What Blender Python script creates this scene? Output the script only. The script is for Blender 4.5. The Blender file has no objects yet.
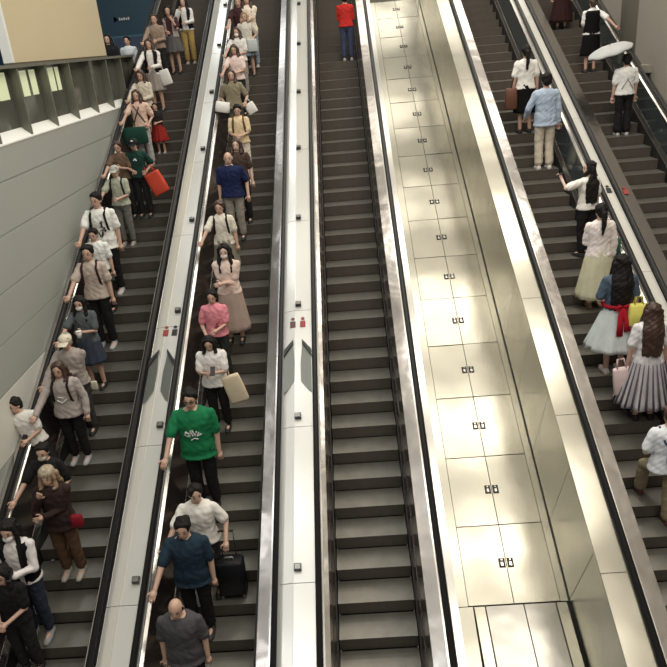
import bpy, bmesh, math, random
import numpy as np
from mathutils import Vector, Matrix, noise
random.seed(7)
S = bpy.context.scene
COL = S.collection
TH = math.radians(26.3465)
H0 = 9.2764                                    # height of the eye above the plane of the step roots
ST, CT = math.sin(TH), math.cos(TH)
EYE = Vector((0, 0, H0 / CT))
RUN, RISE = 0.4, 0.4 * math.tan(TH)
PITCHLEN = RUN / CT
D = Vector((0, CT, ST)); N = Vector((0, -ST, CT))
K = 0.982
def P(x, u, q):                                # x across, u up the slope, q square to the slope
    return EYE + Vector((x, 0, 0)) + D * u + N * (q - H0)

# ------------------------------------------------------------------ materials
def mat(name, col, rough=.5, metal=0., bump=None, var=.0, vscale=6., emit=None, spec=.5, coat=0., stretch=None):
    m = bpy.data.materials.new(name); m.use_nodes = True
    nt = m.node_tree; b = nt.nodes['Principled BSDF']
    b.inputs['Base Color'].default_value = (*col, 1); b.inputs['Roughness'].default_value = rough
    b.inputs['Metallic'].default_value = metal; b.inputs['Specular IOR Level'].default_value = spec
    b.inputs['Coat Weight'].default_value = coat
    tc = nt.nodes.new('ShaderNodeTexCoord')
    src = tc.outputs['Object']
    if stretch:
        mp = nt.nodes.new('ShaderNodeMapping'); mp.inputs['Scale'].default_value = stretch
        nt.links.new(src, mp.inputs['Vector']); src = mp.outputs['Vector']
    if var:
        nz = nt.nodes.new('ShaderNodeTexNoise'); nz.inputs['Scale'].default_value = vscale; nz.inputs['Detail'].default_value = 4
        nt.links.new(src, nz.inputs['Vector'])
        mx = nt.nodes.new('ShaderNodeMix'); mx.data_type = 'RGBA'
        mx.inputs[6].default_value = (*[max(0, c * (1 - var)) for c in col], 1)
        mx.inputs[7].default_value = (*[min(1, c * (1 + var)) for c in col], 1)
        nt.links.new(nz.outputs['Fac'], mx.inputs[0]); nt.links.new(mx.outputs[2], b.inputs['Base Color'])
    if bump:
        nz = nt.nodes.new('ShaderNodeTexNoise'); nz.inputs['Scale'].default_value = bump[0]; nz.inputs['Detail'].default_value = 2
        nt.links.new(src, nz.inputs['Vector'])
        bp = nt.nodes.new('ShaderNodeBump'); bp.inputs['Strength'].default_value = bump[1]; bp.inputs['Distance'].default_value = bump[2]
        nt.links.new(nz.outputs['Fac'], bp.inputs['Height']); nt.links.new(bp.outputs['Normal'], b.inputs['Normal'])
    if emit:
        b.inputs['Emission Color'].default_value = (*emit[0], 1); b.inputs['Emission Strength'].default_value = emit[1]
    return m
M = {}
M['clad'] = mat('brushed_steel_cladding', (.36, .342, .285), .24, 1., bump=(.9, .2, .06), var=.04, vscale=.88)
M['side'] = mat('satin_steel_side', (.42, .395, .32), .26, 1., bump=(1.0, .2, .08))
M['deck'] = mat('pale_deck_steel', (.82, .80, .745), .26, .6, bump=(1.5, .12, .05))
M['box'] = mat('grey_steel_box', (.27, .26, .235), .24, 1., bump=(1.2, .3, .07))
M['deckw'] = mat('pale_painted_steel', (.80, .80, .78), .30, .55)
M['cap'] = mat('satin_steel_cap', (.43, .40, .375), .22, 1., bump=(2.5, .25, .05))
M['trim'] = mat('bright_steel_trim', (.50, .48, .45), .22, .95)
M['panel'] = mat('steel_dark_reflection', (.16, .13, .12), .16, .85, bump=(2., .1, .03))  # steel whose dark mirrored surroundings are painted into the base colour
M['glass'] = mat('steel_mirroring_dark', (.075, .09, .095), .10, .5)  # polished steel, not glass; its dark reflection is put into the colour
M['rubber'] = mat('black_rubber', (.010, .009, .009), .55)
M['skirt'] = mat('black_skirt', (.012, .012, .012), .5)
M['joint'] = mat('dark_joint', (.03, .025, .02), .7)
M['plate'] = mat('plate_dark_reflection', (.17, .175, .155), .35, .8)  # flat plate; the darker reflection of a tilted face is put into the colour
M['wall'] = mat('grey_wall_panel', (.39, .40, .365), .42, .0, var=.05, vscale=.7, bump=(1.2, .1, .05))
M['wallw'] = mat('white_wall_panel', (.70, .69, .62), .4)
M['sill'] = mat('white_sill', (.86, .85, .79), .5)
M['greyw'] = mat('grey_beige_plaster', (.27, .25, .21), .6, var=.06, vscale=.8)
M['post'] = mat('grey_green_post', (.20, .20, .16), .4, .4)
M['railglass'] = mat('grey_railing_glass', (.14, .14, .12), .12, .35)
M['board'] = mat('blank_beige_lightbox', (.50, .41, .26), .6, var=.08, vscale=.4, emit=((.80, .66, .42), .10))
M['boardedge'] = mat('brown_board_edge', (.12, .09, .06), .5)
M['blue'] = mat('deep_blue_wall', (.030, .085, .13), .35, var=.35, vscale=.5)
M['lit'] = mat('emissive_pale_patch', (.6, .65, .4), .5, emit=((.72, .76, .50), .30))  # emissive pale rectangles set on the front of the railing glass
M['ceil'] = mat('white_ceiling', (.78, .77, .73), .8)
M['floor'] = mat('grey_terrazzo', (.22, .21, .20), .4, var=.15, vscale=12)
M['base'] = mat('dark_truss', (.03, .03, .03), .8)
M['red'] = mat('sign_red', (.28, .035, .03), .5)
M['sign_dark'] = mat('sign_dark_brown', (.09, .03, .025), .5)
M['white'] = mat('white_print', (.85, .85, .83), .5)
M['black'] = mat('black_plastic', (.014, .014, .015), .4)
M['grey'] = mat('grey_plastic', (.25, .25, .25), .4)

def step_material():
    m = bpy.data.materials.new('ribbed_step_metal'); m.use_nodes = True
    nt = m.node_tree; b = nt.nodes['Principled BSDF']
    b.inputs['Metallic'].default_value = .75; b.inputs['Roughness'].default_value = .36
    tc = nt.nodes.new('ShaderNodeTexCoord')
    wv = nt.nodes.new('ShaderNodeTexWave'); wv.bands_direction = 'X'; wv.inputs['Scale'].default_value = 35.
    nt.links.new(tc.outputs['Object'], wv.inputs['Vector'])
    nz = nt.nodes.new('ShaderNodeTexNoise'); nz.inputs['Scale'].default_value = 5.
    oi = nt.nodes.new('ShaderNodeObjectInfo')
    ad = nt.nodes.new('ShaderNodeVectorMath'); nt.links.new(tc.outputs['Object'], ad.inputs[0])
    nt.links.new(oi.outputs['Location'], ad.inputs[1]); nt.links.new(ad.outputs[0], nz.inputs['Vector'])
    mx = nt.nodes.new('ShaderNodeMix'); mx.data_type = 'RGBA'
    mx.inputs[6].default_value = (.22, .208, .18, 1); mx.inputs[7].default_value = (.34, .325, .285, 1)
    nt.links.new(nz.outputs['Fac'], mx.inputs[0]); nt.links.new(mx.outputs[2], b.inputs['Base Color'])
    bp = nt.nodes.new('ShaderNodeBump'); bp.inputs['Strength'].default_value = .25; bp.inputs['Distance'].default_value = .01
    nt.links.new(wv.outputs['Fac'], bp.inputs['Height']); nt.links.new(bp.outputs['Normal'], b.inputs['Normal'])
    return m
M['step'] = step_material()
M['riser'] = mat('riser_shade_tone', (.095, .080, .066), .55, .2, var=.2, vscale=8)  # same metal as the tread, with front-face shade put into the colour
_cm = {}
def cloth(col, rough=.85):
    key = tuple(round(c, 3) for c in col) + (rough,)
    if key not in _cm:
        _cm[key] = mat('fabric_%d' % len(_cm), col, rough, var=.12, vscale=9., bump=(14., .35, .02), spec=.2)
    return _cm[key]

# ------------------------------------------------------------------ mesh helpers
def link(name, me, parent=None, material=None):
    o = bpy.data.objects.new(name, me); COL.objects.link(o)
    if material is not None and me is not None and not me.materials: me.materials.append(material)
    if parent: o.parent = parent
    return o
def tomesh(bm, name, smooth=False):
    bmesh.ops.recalc_face_normals(bm, faces=bm.faces)
    me = bpy.data.meshes.new(name); bm.to_mesh(me); bm.free()
    if smooth:
        for p in me.polygons: p.use_smooth = True
    return me
def build(name, bm, material, parent=None, smooth=False):
    return link(name, tomesh(bm, name, smooth), parent, material)
def tag(o, label, cat, group=None):
    o['label'] = label; o['category'] = cat
    if group: o['group'] = group
    return o
def structure(o):
    o['kind'] = 'structure'; return o
def empty(name, loc=(0, 0, 0)):
    o = bpy.data.objects.new(name, None); COL.objects.link(o); o.location = loc; o.empty_display_size = .1
    return o
def prism(bm, pts, u0, u1, f=P):
    """closed outline [(x,q)...] drawn from u0 to u1 along the slope"""
    a = [bm.verts.new(f(x, u0, q)) for x, q in pts]; b = [bm.verts.new(f(x, u1, q)) for x, q in pts]
    n = len(pts)
    for i in range(n): bm.faces.new((a[i], a[(i + 1) % n], b[(i + 1) % n], b[i]))
    bm.faces.new(a[::-1]); bm.faces.new(b)
def W(x, y, z): return Vector((x, y, z))
def hull_box(bm, corners):
    v = [bm.verts.new(c) for c in corners]
    for f in ((0, 1, 2, 3), (7, 6, 5, 4), (0, 4, 5, 1), (1, 5, 6, 2), (2, 6, 7, 3), (3, 7, 4, 0)): bm.faces.new([v[i] for i in f])
def box(bm, x0, x1, y0, y1, z0, z1, mtx=None):
    c = [Vector(p) for p in ((x0, y0, z0), (x1, y0, z0), (x1, y1, z0), (x0, y1, z0), (x0, y0, z1), (x1, y0, z1), (x1, y1, z1), (x0, y1, z1))]
    if mtx: c = [mtx @ p for p in c]
    hull_box(bm, c)
def sbox(bm, x0, x1, u0, u1, q0, q1):
    hull_box(bm, [P(*p) for p in ((x0, u0, q0), (x1, u0, q0), (x1, u1, q0), (x0, u1, q0), (x0, u0, q1), (x1, u0, q1), (x1, u1, q1), (x0, u1, q1))])
def ring(bm, c, U, V, ru, rv, n=12, pw=1.):
    out = []
    for i in range(n):
        a = 2 * math.pi * i / n; ca, sa = math.cos(a), math.sin(a)
        if pw != 1.: ca = math.copysign(abs(ca) ** pw, ca); sa = math.copysign(abs(sa) ** pw, sa)
        out.append(bm.verts.new(c + U * (ru * ca) + V * (rv * sa)))
    return out
def bridge(bm, rings, caps=True):
    for a, b in zip(rings, rings[1:]):
        n = len(a)
        for i in range(n): bm.faces.new((a[i], a[(i + 1) % n], b[(i + 1) % n], b[i]))
    if caps:
        bm.faces.new(rings[0][::-1]); bm.faces.new(rings[-1])
def tube(bm, pts, rad, n=10, flat=1., caps=True):
    pts = [Vector(p) for p in pts]; rs = []
    t = (pts[1] - pts[0]).normalized()
    U = t.cross(Vector((0, 1, .01))); U = U.normalized() if U.length > 1e-4 else Vector((1, 0, 0))
    for i, p in enumerate(pts):
        t = (pts[min(i + 1, len(pts) - 1)] - pts[max(i - 1, 0)]).normalized()
        U = (U - t * U.dot(t)).normalized(); V = t.cross(U)
        r = rad[i] if hasattr(rad, '__len__') else rad
        rs.append(ring(bm, p, U, V, r, r * flat, n))
    bridge(bm, rs, caps)
def ball(bm, c, r, mtx=None, n=12):
    m = Matrix.Translation(Vector(c)) @ Matrix.Diagonal((r[0], r[1], r[2], 1)) if hasattr(r, '__len__') else Matrix.Translation(Vector(c)) @ Matrix.Scale(r, 4)
    if mtx: m = mtx @ m
    return bmesh.ops.create_uvsphere(bm, u_segments=n, v_segments=max(6, n * 2 // 3), radius=1, matrix=m)['verts']
def limb(bm, pts, rad):
    tube(bm, pts, rad, 10)
    for p, r in zip(pts, rad): ball(bm, p, r * .99, n=10)
def loft(bm, rows, n=18, caps=True, pw=.9, cx=0.):
    """rows (z, rx, ry, cy[, cx])"""
    rs = []
    for r in rows:
        z, rx, ry, cy = r[:4]; x = r[4] if len(r) > 4 else cx
        rs.append(ring(bm, Vector((x, cy, z)), Vector((1, 0, 0)), Vector((0, 1, 0)), rx, ry, n, pw))
    bridge(bm, rs, caps)
def remesh(bm, voxel=.013, smooth=3, fold=0.):
    me = tomesh(bm, 'tmp'); o = bpy.data.objects.new('tmp', me); COL.objects.link(o)
    r = o.modifiers.new('r', 'REMESH'); r.mode = 'VOXEL'; r.voxel_size = voxel; r.use_smooth_shade = True
    if smooth:
        s = o.modifiers.new('s', 'SMOOTH'); s.factor = .5; s.iterations = smooth
    dg = bpy.context.evaluated_depsgraph_get()
    out = bpy.data.meshes.new_from_object(o.evaluated_get(dg))
    bpy.data.objects.remove(o); bpy.data.meshes.remove(me)
    if fold:
        n = len(out.vertices); co = np.empty(n * 3, 'f'); no = np.empty(n * 3, 'f')
        out.vertices.foreach_get('co', co); out.vertex_normals.foreach_get('vector', no)
        co = co.reshape(-1, 3); no = no.reshape(-1, 3); a, b, c = co.T; p1, p2, p3 = [random.random() * 6.28 for _ in range(3)]
        d = np.sin(a * 31 + p1 + 2 * np.sin(c * 17 + p2)) * np.sin(c * 24 + p3 + 1.5 * np.sin(a * 21 + b * 15)) + .6 * np.sin(a * 63 + c * 51 + p2) * np.sin(b * 55 - c * 34 + p1)
        out.vertices.foreach_set('co', (co + no * (fold * (.45 + .42 * d))[:, None]).ravel())
    for p in out.polygons: p.use_smooth = True
    return out

# ------------------------------------------------------------------ people
ESC = {1: dict(root=9.00, x=(-4.71, -3.71)), 2: dict(root=8.97, x=(-2.58, -1.58)), 3: dict(root=8.90, x=(-.525, .475)),
       4: dict(root=9.09, x=(3.42, 4.42)), 5: dict(root=9.13, x=(5.47, 6.47))}
RAILX = {1: (-4.94, -3.36), 2: (-2.85, -1.23), 3: (-.70, .785), 4: (3.03, 4.63), 5: (4.90, 6.60)}
def tread(e, x, k, off):
    return P(x, ESC[e]['root'] + k * PITCHLEN, 0) + Vector((0, off, RISE))

SKIN = mat('warm_skin', (.57, .36, .27), .5, var=.06)
SKIN2 = mat('pale_skin', (.66, .46, .37), .5, var=.06)
EYE_M = mat('dark_eye', (.02, .015, .012), .3)
LIP_M = mat('lips', (.36, .10, .09), .5)
HAIRC = dict(black=mat('black_hair', (.010, .008, .007), .65, bump=(40, .7, .02), spec=.25), brown=mat('brown_hair', (.055, .028, .018), .45, bump=(30, .5, .02)),
             grey=mat('grey_hair', (.30, .29, .27), .6, bump=(30, .5, .02)), tan=mat('light_brown_hair', (.30, .20, .12), .5, bump=(30, .5, .02)))

def elbow(sh, wr, l1, l2, hint):
    d = wr - sh; L = d.length
    if L > (l1 + l2) * .995: wr = sh + d * ((l1 + l2) * .995 / L); d = wr - sh; L = d.length
    a = (l1 * l1 - l2 * l2 + L * L) / (2 * L); h = math.sqrt(max(0, l1 * l1 - a * a))
    n = d.normalized(); hv = hint - n * hint.dot(n); hv.normalize()
    return sh + n * a + hv * h, wr
ARMS = {'D': (.25, -.03, .82), 'F': (.05, -.27, 1.06), 'P': (.06, -.30, 1.17), 'H': (.16, -.22, .98), 'C': (.10, -.18, 1.36), 'X': (-.07, -.24, 1.12), 'B': (.20, -.12, 1.02)}
PEOPLE = {}
ZS0 = 9.242
def person(key, e, x, k, off, H, label, face=1, arms=('D', 'D'), top=(.8, .8, .8), sleeve='short', hem=.88, bottom=('trousers', (.02, .02, .02)),
           hair=('short', 'black'), shoes=(.03, .03, .03), nod=12, yaw=0, build_w=1., mask=None, cap=None, turn=0, lean=0, vest=None, skin=None,
           lift=None, prints=None, loc=None, glasses=False, collar=None, group=None):
    s = H / 1.7
    loc = loc if loc is not None else tread(e, x, k, off)
    rz = math.radians(turn + (0 if face > 0 else 180))
    R = Matrix.Translation(loc) @ Matrix.Rotation(rz, 4, 'Z') @ Matrix.Rotation(math.radians(lean), 4, 'Y') @ Matrix.Scale(s, 4)
    Ri = R.inverted()
    bw = build_w
    skinm = skin or SKIN
    nod = nod * .5 - 2
    # joints
    SH = [Vector((-.172 * bw, .0, 1.368)), Vector((.172 * bw, .0, 1.368))]
    WR = []
    for i, a in enumerate(arms):
        sx = -1 if i == 0 else 1
        if a[0] == 'R' and not isinstance(a, str):
            side = RAILX[e][0 if (sx * face) < 0 else 1]
            u = ESC[e]['root'] + k * PITCHLEN + a[1] * face * -1
            w = Ri @ (P(side, u, 1.06)); w = Vector(w)
        elif isinstance(a, str):
            t = ARMS[a]; w = Vector((sx * t[0], t[1], t[2]))
        else: w = Vector(a)
        WR.append(w)
    EL = []
    for i in range(2):
        sx = -1 if i == 0 else 1
        hint = Vector((sx * .6, .7, -.6))
        el, wr = elbow(SH[i], WR[i], .285, .255, hint); EL.append(el); WR[i] = wr
    hips = [Vector((-.088 * bw, .0, .88)), Vector((.088 * bw, .0, .88))]
    KN = [Vector((-.095, -.015, .48)), Vector((.095, -.015, .48))]
    AN = [Vector((-.10, .02, .085)), Vector((.10, .02, .085))]
    if lift is not None:
        i = lift[0]; AN[i] = Vector((AN[i].x, lift[1], .085 + lift[2]))
        kn, an = elbow(hips[i], AN[i], .40, .40, Vector((0, -1, .1))); KN[i] = kn; AN[i] = an
    HM = Matrix.Translation((0, .01, 1.47)) @ Matrix.Rotation(math.radians(yaw), 4, 'Z') @ Matrix.Rotation(math.radians(nod), 4, 'X') @ Matrix.Translation((0, -.01, -1.47))
    torso = [(.80, .13, .085, .0), (.86, .165, .11, .005), (.95, .170, .115, .0), (1.06, .148, .102, 0), (1.16, .150, .105, 0), (1.27, .168, .112, .0), (1.36, .175, .10, .005), (1.42, .13, .075, .01), (1.455, .065, .058, .01)]
    torso = [(z, rx * bw, ry * (1 + (bw - 1) * 1.4), cy) for z, rx, ry, cy in torso]
    # ---- body: one continuous surface
    bm = bmesh.new()
    loft(bm, torso)
    tube(bm, [(0, .01, 1.42), HM @ Vector((0, .0, 1.55))], [.058, .05])
    ball(bm, (0, -.005, 1.60), (.076, .094, .100), HM, 16)
    ball(bm, (0, -.028, 1.535), (.060, .070, .062), HM, 14)
    ball(bm, (0, -.092, 1.565), (.014, .022, .022), HM, 8)
    ball(bm, (0, -.085, 1.590), (.010, .016, .030), HM, 8)
    for sx in (-1, 1): ball(bm, (sx * .078, .012, 1.575), (.012, .024, .034), HM, 8)
    for i in range(2):
        limb(bm, [SH[i], EL[i], WR[i]], [.047, .040, .028])
        limb(bm, [hips[i], KN[i], AN[i]], [.085, .056, .038])
        calf = KN[i].lerp(AN[i], .3) + Vector((0, .015, 0)); ball(bm, calf, (.05, .055, .09))
        ball(bm, AN[i] + Vector((0, -.05, -.045)), (.038, .115, .036))
        fd = (WR[i] - EL[i]).normalized()
        ball(bm, WR[i] + fd * .05, (.036, .036, .036), n=8)
    me = remesh(bm, .0125, 3)
    me.materials.append(skinm); me.materials.append(EYE_M); me.materials.append(LIP_M)
    bm = bmesh.new(); bm.from_mesh(me); nf = len(bm.faces)
    for i in range(2):                                    # palms, fingers and thumbs
        sx = -1 if i == 0 else 1
        fd = (WR[i] - EL[i]).normalized()
        onrail = not isinstance(arms[i], str) and arms[i][0] == 'R'
        if onrail: fd = (fd + Vector((0, -.5 * 1, .25))).normalized()
        side = fd.cross(Vector((0, -1, .3))); side = side.normalized() if side.length > .1 else Vector((1, 0, 0))
        dn = side.cross(fd).normalized()
        if dn.z > 0: dn = -dn
        pc = WR[i] + fd * .048
        tube(bm, [WR[i] - fd * .005, WR[i] + fd * .03, WR[i] + fd * .085], [.028, .040, .038], 8, .5)
        for j, ln in enumerate((.066, .078, .074, .058)):
            b0 = WR[i] + fd * .075 + side * (.028 - .0187 * j)
            b1 = b0 + (fd * .8 + dn * .35).normalized() * ln * .5
            b2 = b1 + (fd * .35 + dn * .9).normalized() * ln * .5
            tube(bm, [b0, b1, b2], [.0095, .0088, .007], 6)
        t0 = WR[i] + fd * .03 + side * .030
        tube(bm, [t0, t0 + side * .03 + fd * .02, t0 + side * .035 + fd * .052 + dn * .01], [.012, .0105, .008], 6)
    bm.faces.ensure_lookup_table(); n1 = len(bm.faces)
    for sx in (-1, 1): ball(bm, (sx * .031, -.083, 1.592), (.014, .012, .009), HM, 8)
    for sx in (-1, 1): ball(bm, (sx * .031, -.083, 1.617), (.020, .010, .004), HM, 6)
    bm.faces.ensure_lookup_table(); n2 = len(bm.faces)
    ball(bm, (0, -.088, 1.523), (.024, .010, .008), HM, 8)
    bm.faces.ensure_lookup_table()
    for j, f in enumerate(bm.faces):
        if j >= nf: f.smooth = True
        if j >= n2: f.material_index = 2
        elif j >= n1: f.material_index = 1
    bm.to_mesh(me); bm.free()
    me.transform(Matrix.Scale(s, 4)); me.name = 'person'
    root = bpy.data.objects.new('person', me); COL.objects.link(root)
    root.location = loc; root.rotation_euler = (0, math.radians(lean), rz) if face > 0 or lean == 0 else (0, math.radians(lean), rz)
    root.rotation_mode = 'XYZ'
    root.matrix_world = Matrix.Translation(loc) @ Matrix.Rotation(rz, 4, 'Z') @ Matrix.Rotation(math.radians(lean), 4, 'Y')
    tag(root, label, 'person', group)
    def part(name, me, material):
        me.transform(Matrix.Scale(s, 4)); me.name = name
        return link(name, me, root, material)
    # ---- top
    g = .016
    def grow(rows, d): return [(z, rx + d, ry + d, cy) for z, rx, ry, cy in rows]
    bm = bmesh.new()
    rows = [r for r in grow(torso, g) if r[0] > hem + .02]
    hr = .178 * bw + g + .012
    rows = [(hem, hr, .118 * (1 + (bw - 1) * 1.6) + g + .012, .0)] + rows
    rows[-1] = (1.45, .075, .066, .01)
    loft(bm, rows)
    for i in range(2):
        if sleeve == 'none': continue
        m = SH[i].lerp(EL[i], .78)
        if sleeve == 'short': limb(bm, [SH[i], m], [.060, .066])
        else: limb(bm, [SH[i], EL[i], EL[i].lerp(WR[i], .93)], [.060, .056, .042])
    part('dress_top' if bottom[0] == 'dress' else 'shirt', remesh(bm, .0125, 2, .013), cloth(top))
    if vest:
        bm = bmesh.new()
        vr = grow(torso, g + .018); rs = []
        for z, rx, ry, cy in [(.90, .2, .15, 0)] + [r for r in vr if r[0] > .93][:-1]:
            rr = []
            for t in range(21):
                a = math.radians(-90 + 24 + t * (360 - 48) / 20)
                rr.append(bm.verts.new((rx * math.cos(a), cy + ry * math.sin(a), z)))
            rs.append(rr)
        for a, b in zip(rs, rs[1:]):
            for t in range(20): bm.faces.new((a[t], a[t + 1], b[t + 1], b[t]))
        bmesh.ops.solidify(bm, geom=bm.faces[:], thickness=-.012)
        part('open_vest', tomesh(bm, 'v', True), cloth(vest))
    if collar:
        bm = bmesh.new()
        tube(bm, [(.075 * math.cos(a), .01 + .068 * math.sin(a), 1.452 + .01 * math.sin(a)) for a in [math.radians(-80 + 340 * t / 14) for t in range(15)]], .016, 8)
        part('collar', tomesh(bm, 'c', True), cloth(collar))
    # ---- bottom
    bt, bc = bottom[0], bottom[1]
    if bt in ('trousers', 'shorts'):
        bm = bmesh.new()
        loft(bm, [(.78, .10, .08, 0), (.84, .165 * bw, .118 * bw, 0), (.93, .178 * bw, .124 * bw, 0), (1.0, .168 * bw, .118 * bw, 0)])
        for i in range(2):
            lo = KN[i].lerp(AN[i], .88 if bt == 'trousers' else .05)
            wd = bottom[2] if len(bottom) > 2 else .062
            pts = [hips[i], KN[i], lo] if bt == 'trousers' else [hips[i], KN[i].lerp(hips[i], .08)]
            limb(bm, pts, [.100, .076, wd] if bt == 'trousers' else [.104, .088])
        part('trousers' if bt == 'trousers' else 'shorts', remesh(bm, .0125, 2, .011), cloth(bc))
    else:
        hz = bottom[2]; flare = bottom[3]; pleat = bottom[4] if len(bottom) > 4 else .05
        bm = bmesh.new(); rs = []; n = 64
        for t in range(13):
            f = t / 12; z = 1.03 + (hz - 1.03) * f
            rx = .155 * bw + .03 * min(1, f * 4) + flare * f ** 1.1; ry = .115 * bw + .03 * min(1, f * 4) + flare * .9 * f ** 1.1
            rr = []
            for j in range(n):
                a = 2 * math.pi * j / n; wv = 1 + pleat * f * math.sin(a * 13 + math.sin(a * 3))
                rr.append(bm.verts.new((rx * wv * math.cos(a), ry * wv * math.sin(a), z + .006 * math.sin(a * 5))))
            rs.append(rr)
        bridge(bm, rs, False)
        bmesh.ops.solidify(bm, geom=bm.faces[:], thickness=.006)
        part('skirt', tomesh(bm, 's', True), bottom[5] if len(bottom) > 5 else cloth(bc))
    # ---- shoes
    for i in range(2):
        bm = bmesh.new(); a = AN[i]
        zz = a.z - .085
        for y, rx, h in ((.075, .030, .06), (.05, .042, .085), (-.02, .042, .085), (-.09, .048, .06), (-.15, .044, .045), (-.185, .025, .03)):
            pass
        rs = []
        for y, rx, h in ((.082, .026, .05), (.06, .040, .085), (-.0, .043, .088), (-.07, .048, .062), (-.14, .045, .048), (-.19, .026, .034)):
            rs.append([bm.verts.new((a.x + cx * rx, a.y - .02 + y, zz + cz * h)) for cx, cz in ((-1, 0), (-1, .45), (-.6, .95), (.0, 1.05), (.6, .95), (1, .45), (1, 0))])
        bridge(bm, rs)
        part('shoe', tomesh(bm, 'sh', True), cloth(shoes, .5))
    # ---- hair / caps
    hs, hc = hair[0], HAIRC[hair[1]]
    if hs != 'bald':
        bm = bmesh.new()
        ball(bm, (0, .022, 1.620), (.087, .094, .098), HM, 16)
        ball(bm, (0, .048, 1.575), (.076, .066, .085), HM, 14)
        rr = random.Random(len(PEOPLE))
        for t in range(9):
            a = math.pi * t / 8; fr_ = .018 if hs == 'short' else .028
            ball(bm, (.060 * math.cos(a), -.036 - .018 * math.sin(a) + .012 * rr.random(), 1.690 - .022 * abs(math.cos(a)) - (0 if hs == 'short' else .012)), (.024, .018, fr_ * (.7 + .6 * rr.random())), HM, 8)
        for t in range(14):
            a = 2 * math.pi * rr.random(); ball(bm, (.07 * math.cos(a), .03 + .075 * math.sin(a), 1.635 + .035 * rr.random()), (.022, .022, .018), HM, 8)
        for sx in (-1, 1): ball(bm, (sx * .076, .022, 1.610), (.014, .040, .040), HM, 8)
        if hs in ('long', 'verylong', 'bob', 'pony'):
            end = dict(long=1.22, verylong=.98, bob=1.43, pony=1.5)[hs]
            def hp(x, y, z): return HM @ Vector((x, y, z)) if z > 1.4 else Vector((x, y, z))
            if hs != 'pony':
                for q in range(-4, 5):
                    xx = q * .021; yy = .10 - abs(q) * .014
                    tube(bm, [hp(xx, .05, 1.62), hp(xx * 1.15, yy + .01, 1.48), Vector((xx * 1.35, yy + .055 + .005 * bw, 1.34 if end < 1.34 else end)), Vector((xx * (1.25 + .1 * random.random()), yy + .055, end + .03 * random.random()))], [.03, .03, .028, .014], 8)
                for sx in (-1, 1):
                    fe = max(end, 1.24)
                    tube(bm, [hp(sx * .070, -.02, 1.64), hp(sx * .086, -.02, 1.54), Vector((sx * .095, -.06, 1.42)), Vector((sx * .088, -.112, fe + .02))], [.024, .026, .026, .012], 8)
            else:
                tube(bm, [hp(0, .10, 1.62), hp(0, .15, 1.58), Vector((0, .16, 1.45)), Vector((.01, .15, 1.25))], [.03, .04, .034, .012], 10)
        part('hair', remesh(bm, .0115, 1, .016), hc)
    else:
        bm = bmesh.new()
        for t in range(11):
            a = math.radians(-15 + 210 * t / 10); ball(bm, (.074 * math.cos(a), .012 + .082 * math.sin(a), 1.575), (.018, .018, .04), HM, 8)
        part('hair', remesh(bm, .011, 1), hc)
    if cap:
        bm = bmesh.new()
        ball(bm, (0, .008, 1.640), (.098, .112, .082), HM, 16)
        rs = []
        for t in range(6):
            f = t / 5; rs.append([bm.verts.new(HM @ Vector((math.sin(a) * .088 * (1 - .25 * f), -.075 - f * .09 - .02 * math.cos(a), 1.648 - .022 * f - .012 * math.sin(a) ** 2))) for a in [math.radians(-75 + 150 * j / 8) for j in range(9)]])
        for a, b in zip(rs, rs[1:]):
            for j in range(8): bm.faces.new((a[j], a[j + 1], b[j + 1], b[j]))
        part('cap', tomesh(bm, 'cap', True), cloth(cap))
    if mask:
        bm = bmesh.new(); ball(bm, (0, -.062, 1.532), (.058, .052, .046), HM, 14)
        part('face_mask', tomesh(bm, 'm', True), cloth(mask))
    if glasses:
        bm = bmesh.new()
        for sx in (-1, 1):
            tube(bm, [HM @ Vector((sx * .033 + .023 * math.cos(a), -.100, 1.592 + .017 * math.sin(a))) for a in [math.radians(30 * t) for t in range(13)]], .004, 6)
            tube(bm, [HM @ Vector((sx * .056, -.098, 1.597)), HM @ Vector((sx * .080, .0, 1.59))], .003, 6)
        tube(bm, [HM @ Vector((-.012, -.102, 1.595)), HM @ Vector((.012, -.102, 1.595))], .003, 6)
        part('glasses', tomesh(bm, 'g', True), M['black'])
    def surf(x, z):                                       # front of the shirt
        rr = grow(torso, g + .012)
        for a, b in zip(rr, rr[1:]):
            if a[0] <= z <= b[0]:
                f = (z - a[0]) / (b[0] - a[0]); rx = a[1] + (b[1] - a[1]) * f; ry = a[2] + (b[2] - a[2]) * f; cy = a[3] + (b[3] - a[3]) * f
                return cy - ry * (max(0., 1 - min(1, abs(x) / rx) ** 2.2)) ** .5
        return -.13
    for strokes, pm, nm in (prints or ()):
        bm = bmesh.new()
        for st, w in strokes:
            tube(bm, [(px, surf(px, pz) - .004, pz) for px, pz in st], w, 6)
        part(nm, tomesh(bm, nm), pm)
    PEOPLE[key] = dict(root=root, M=root.matrix_world @ Matrix.Scale(s, 4), s=s, surf=surf, torso=torso, SH=SH, WR=WR)
    return root

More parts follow.
